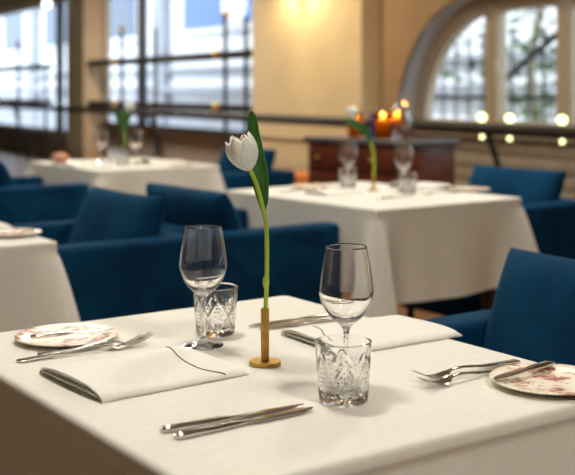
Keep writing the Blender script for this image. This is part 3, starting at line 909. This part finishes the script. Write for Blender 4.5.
# middle table
x, y = on(MC, mu, mv, -.10, .06)
bud_holder(.375, 4.80, 'slim brass bud holder on the table with dark legs')
t = thing('tulip', 'blurred drooping tulip on the table in front of the chest of drawers', 'tulip', pt(.375, 4.80), 0, 'white tulips')
obj('stem', tube(catmull([(0, 0, .014), (.002, 0, .09), (.002, 0, .15), (-.012, 0, .215), (-.035, 0, .262), (-.065, .01, .292), (-.085, .02, .315)], 5), .0062, 10), 'stem', t)
flower(t, (-.085, .02, .313), (-.25, .1, 1), .056, .027)
obj('leaf', leaf_mesh([(-.014, -.006, .21), (-.035, -.012, .255), (-.07, -.016, .285), (-.11, -.018, .305), (-.138, -.018, .318)], [.006, .016, .020, .014, .001], (.1, -1, .3), .2), 'leaf', t)
wine_glass(.278, 5.02, 'blurred wine glass left of the drooping tulip')
wine_glass(.505, 4.78, 'blurred wine glass right of the drooping tulip')
tumbler(.272, 4.95, 0, 'blurred tumbler in front of the wine glass left of the drooping tulip')
tumbler(.515, 4.70, 0, 'blurred tumbler in front of the wine glass right of the drooping tulip')
plate(.795, 4.80, 1.0, 'bread plate at the right of the table with dark legs')
plate(.10, 4.93, .4, 'bread plate at the left of the table with dark legs', pl_me)
knife(.13, 4.62, 37, 'steel knife on the table with dark legs, nearer the front corner')
knife(.36, 4.42, 40, 'steel knife on the table with dark legs, near its front hem')
fork(.73, 4.72, 217, 'blurred steel fork beside the plate on the table with dark legs')
fork(-.04, 4.70, 32, 'blurred steel fork at the left end of the table with dark legs')
napkin(.60, 4.98, 40, .24, .18, 'blurred folded napkin right of the drooping tulip', [[(.05, .08), (.06, 0), (.07, -.08)]], .03, 7, .014)
napkin(.20, 4.68, 36, .22, .16, 'blurred folded napkin left of the drooping tulip, flat on the cloth', [[(.05, .07), (.06, 0), (.07, -.07)]], .014, 8)
# farthest table
fx, fy = -.975, 6.58
bud_holder(fx, fy, 'slim brass bud holder on the farthest table')
t = thing('tulip', 'blurred tulip with spread green leaves on the farthest table', 'tulip', pt(fx, fy), 0, 'white tulips')
obj('stem', tube(catmull([(0, 0, .014), (0, 0, .1), (.002, 0, .2), (.008, 0, .27), (.022, 0, .312)], 5), .005, 10), 'stem', t)
flower(t, (.022, 0, .31), (.2, 0, 1), .056, .028)
for cpts in ([(0, 0, .18), (.006, -.01, .235), (.03, -.016, .285), (.05, -.016, .33)], [(0, 0, .17), (-.018, -.01, .235), (-.042, -.016, .285), (-.072, -.016, .335)], [(0, 0, .2), (-.006, -.016, .25), (-.004, -.022, .29), (.0, -.022, .325)]):
    obj('leaf', leaf_mesh(cpts, [.006, .018, .015, .001], (.1, -1, .2), .25), 'leaf', t)
wine_glass(-1.125, 6.63, 'blurred wine glass left of the farthest tulip')
wine_glass(-.90, 6.52, 'blurred wine glass right of the farthest tulip')
tumbler(-1.06, 6.70, 0, 'blurred tumbler left of the farthest tulip')
tumbler(-.965, 6.44, 0, 'blurred tumbler in front of the farthest tulip')
plate(-1.30, 6.52, .3, 'bread plate at the left of the farthest table')
plate(-.62, 6.44, .8, 'bread plate at the right of the farthest table')
napkin(-.75, 6.62, 32, .24, .18, 'blurred folded napkin right of the farthest tulip', [[(.05, .08), (.06, 0), (.07, -.08)]], .03, 9, .012)
napkin(-1.15, 6.36, 32, .24, .18, 'blurred folded napkin at the front of the farthest table', [[(.05, .08), (.06, 0), (.07, -.08)]], .014, 10)
rose = thing('bread_roll', 'small reddish bread roll on the far left bread plate', 'bread', pt(-1.36, 6.58, TZ + .012), .4)
obj('crust', lathe([(0, 0), (.045, .003), (.058, .02), (.045, .042), (.02, .052), (0, .054)], 20), 'crust', rose)
# table at the left edge
plate(-.835, 3.33, 1.7, 'bread plate on the table cut off at the left edge', pl_me)
knife(-.88, 3.27, 40, 'butter knife across the plate at the left edge of the photo', BK, TZ + .0108, 0, 'butter knives')
napkin(-1.02, 3.50, 35, .24, .18, 'folded napkin on the table cut off at the left edge', [[(.05, .08), (.06, 0), (.07, -.08)]], .016, 12)

# ================================================================== CHEST OF DRAWERS AND WHAT STANDS ON IT
DA = math.atan2(-.72, .69)
dl, dd_, dh = 1.02, .38, .85
dp = Vector((.116, 7.5))
dx = Vector((math.cos(DA), math.sin(DA))); dy = Vector((-dx.y, dx.x))
dc = dp + dx * dl / 2 + dy * dd_ / 2
dr = thing('chest_of_drawers', 'dark red mahogany chest of drawers with small brass knobs', 'chest', (dc.x, dc.y, 0), DA)
obj('carcass', box((0, 0, .475), (dl - .04, dd_ - .03, .73), .006), 'mahogany', dr)
obj('top', box((0, 0, .858), (dl + .02, dd_ + .02, .035), .008), 'slate', dr)
obj('plinth', box((0, 0, .085), (dl - .02, dd_ - .02, .06), .006), 'mahogany', dr)
for r in range(4):
    for c in range(2):
        d = obj('drawer', box((0, 0, 0), (dl / 2 - .05, .022, .15), .006), 'mahogany', dr, ((c - .5) * (dl / 2 - .025), -dd_ / 2 + .010, .208 + r * .176))
        for kx in (-.13, .13):
            obj('knob', lathe([(0, 0), (.008, 0), (.008, .012), (.018, .018), (.016, .028), (0, .032)], 14), 'brass', d, (kx, -.010, 0), (PI / 2, 0, 0))
for sx in (-1, 1):
    for sy in (-1, 1):
        obj('foot', lathe([(0, 0), (.022, 0), (.034, .03), (.026, .055), (0, .056)], 14), 'mahogany', dr, (sx * (dl / 2 - .06), sy * (dd_ / 2 - .06), 0))
DT = .8755
def on_chest(a, b): p = dp + dx * a + dy * b; return (p.x, p.y, DT)
def candle(a, b, r, h, m_, label, st=1.0):
    t = thing('candle_holder', label, 'candle', on_chest(a, b), 0, 'candle glasses on the chest')
    obj('glass', lathe([(0, 0), (r * .9, 0), (r, .006), (r * 1.04, h), (r * .96, h), (r * .92, .012), (0, .010)], 32), m_, t)
    obj('candle', lathe([(0, .012), (r * .80, .012), (r * .80, h * .72), (r * .3, h * .70), (0, h * .70)], 24), 'wax', t)
    obj('wick', tube([(0, 0, h * .70), (0, 0, h * .76)], .0018, 6), 'black_metal', t)
    obj('flame', lathe([(0, 0), (.008, .010), (.010, .018), (.005, .034), (0, .046)], 14), 'flame', t, (0, 0, h * .76))
    l = bpy.data.lights.new('candle_light', 'POINT'); l.energy = .7 * st; l.color = (1, .55, .18); l.shadow_soft_size = .015
    lo = bpy.data.objects.new('candle_light', l); COL.objects.link(lo); lo.parent = t; lo.location = (0, 0, h * .76 + .06)
candle(.36, .12, .050, .165, 'amber', 'amber glass candle holder on the left of the mahogany chest')
candle(.62, .10, .052, .165, 'amber', 'amber glass candle holder in the middle of the mahogany chest', 1.6)
candle(.60, .25, .046, .165, 'amber', 'amber glass candle holder at the back of the mahogany chest')
t = thing('glass_jar', 'blue smoked glass jar between the amber candle holders', 'jar', on_chest(.50, .17), 0)
obj('body', lathe([(0, 0), (.042, 0), (.046, .006), (.046, .15), (.043, .15), (.042, .010), (0, .008)], 32), 'smoke', t)
obj('rim', lathe([(.042, .150), (.049, .150), (.049, .158), (.042, .158)], 32), 'smoke', t)
t = thing('carafe', 'tall clear glass carafe right of the amber candle holders', 'carafe', on_chest(.78, .10), 0)
obj('body', lathe([(0, 0), (.058, 0), (.062, .008), (.062, .12), (.050, .155), (.046, .18), (.055, .205), (.052, .205), (.042, .18), (.046, .155), (.057, .12), (.056, .014), (0, .012)], 36), 'crystal', t)
obj('stopper', lathe([(0, .19), (.038, .19), (.045, .215), (.040, .240), (0, .25)], 24), 'crystal', t)
# orange pouf by the pier
pf = thing('pouf', 'low orange leather pouf on the floor before the cream pier', 'pouf', (.02, 8.35, 0), .4)
obj('cushion', box((0, 0, .32), (.42, .42, .48), .06, 5), 'orange', pf)
obj('welt', box((0, 0, .54), (.39, .39, .03), .01, 3), 'orange', pf)
for sx in (-1, 1):
    for sy in (-1, 1):
        obj('foot', lathe([(0, 0), (.02, 0), (.024, .085), (0, .085)], 12), 'dark_wood', pf, (sx * .18, sy * .18, 0))
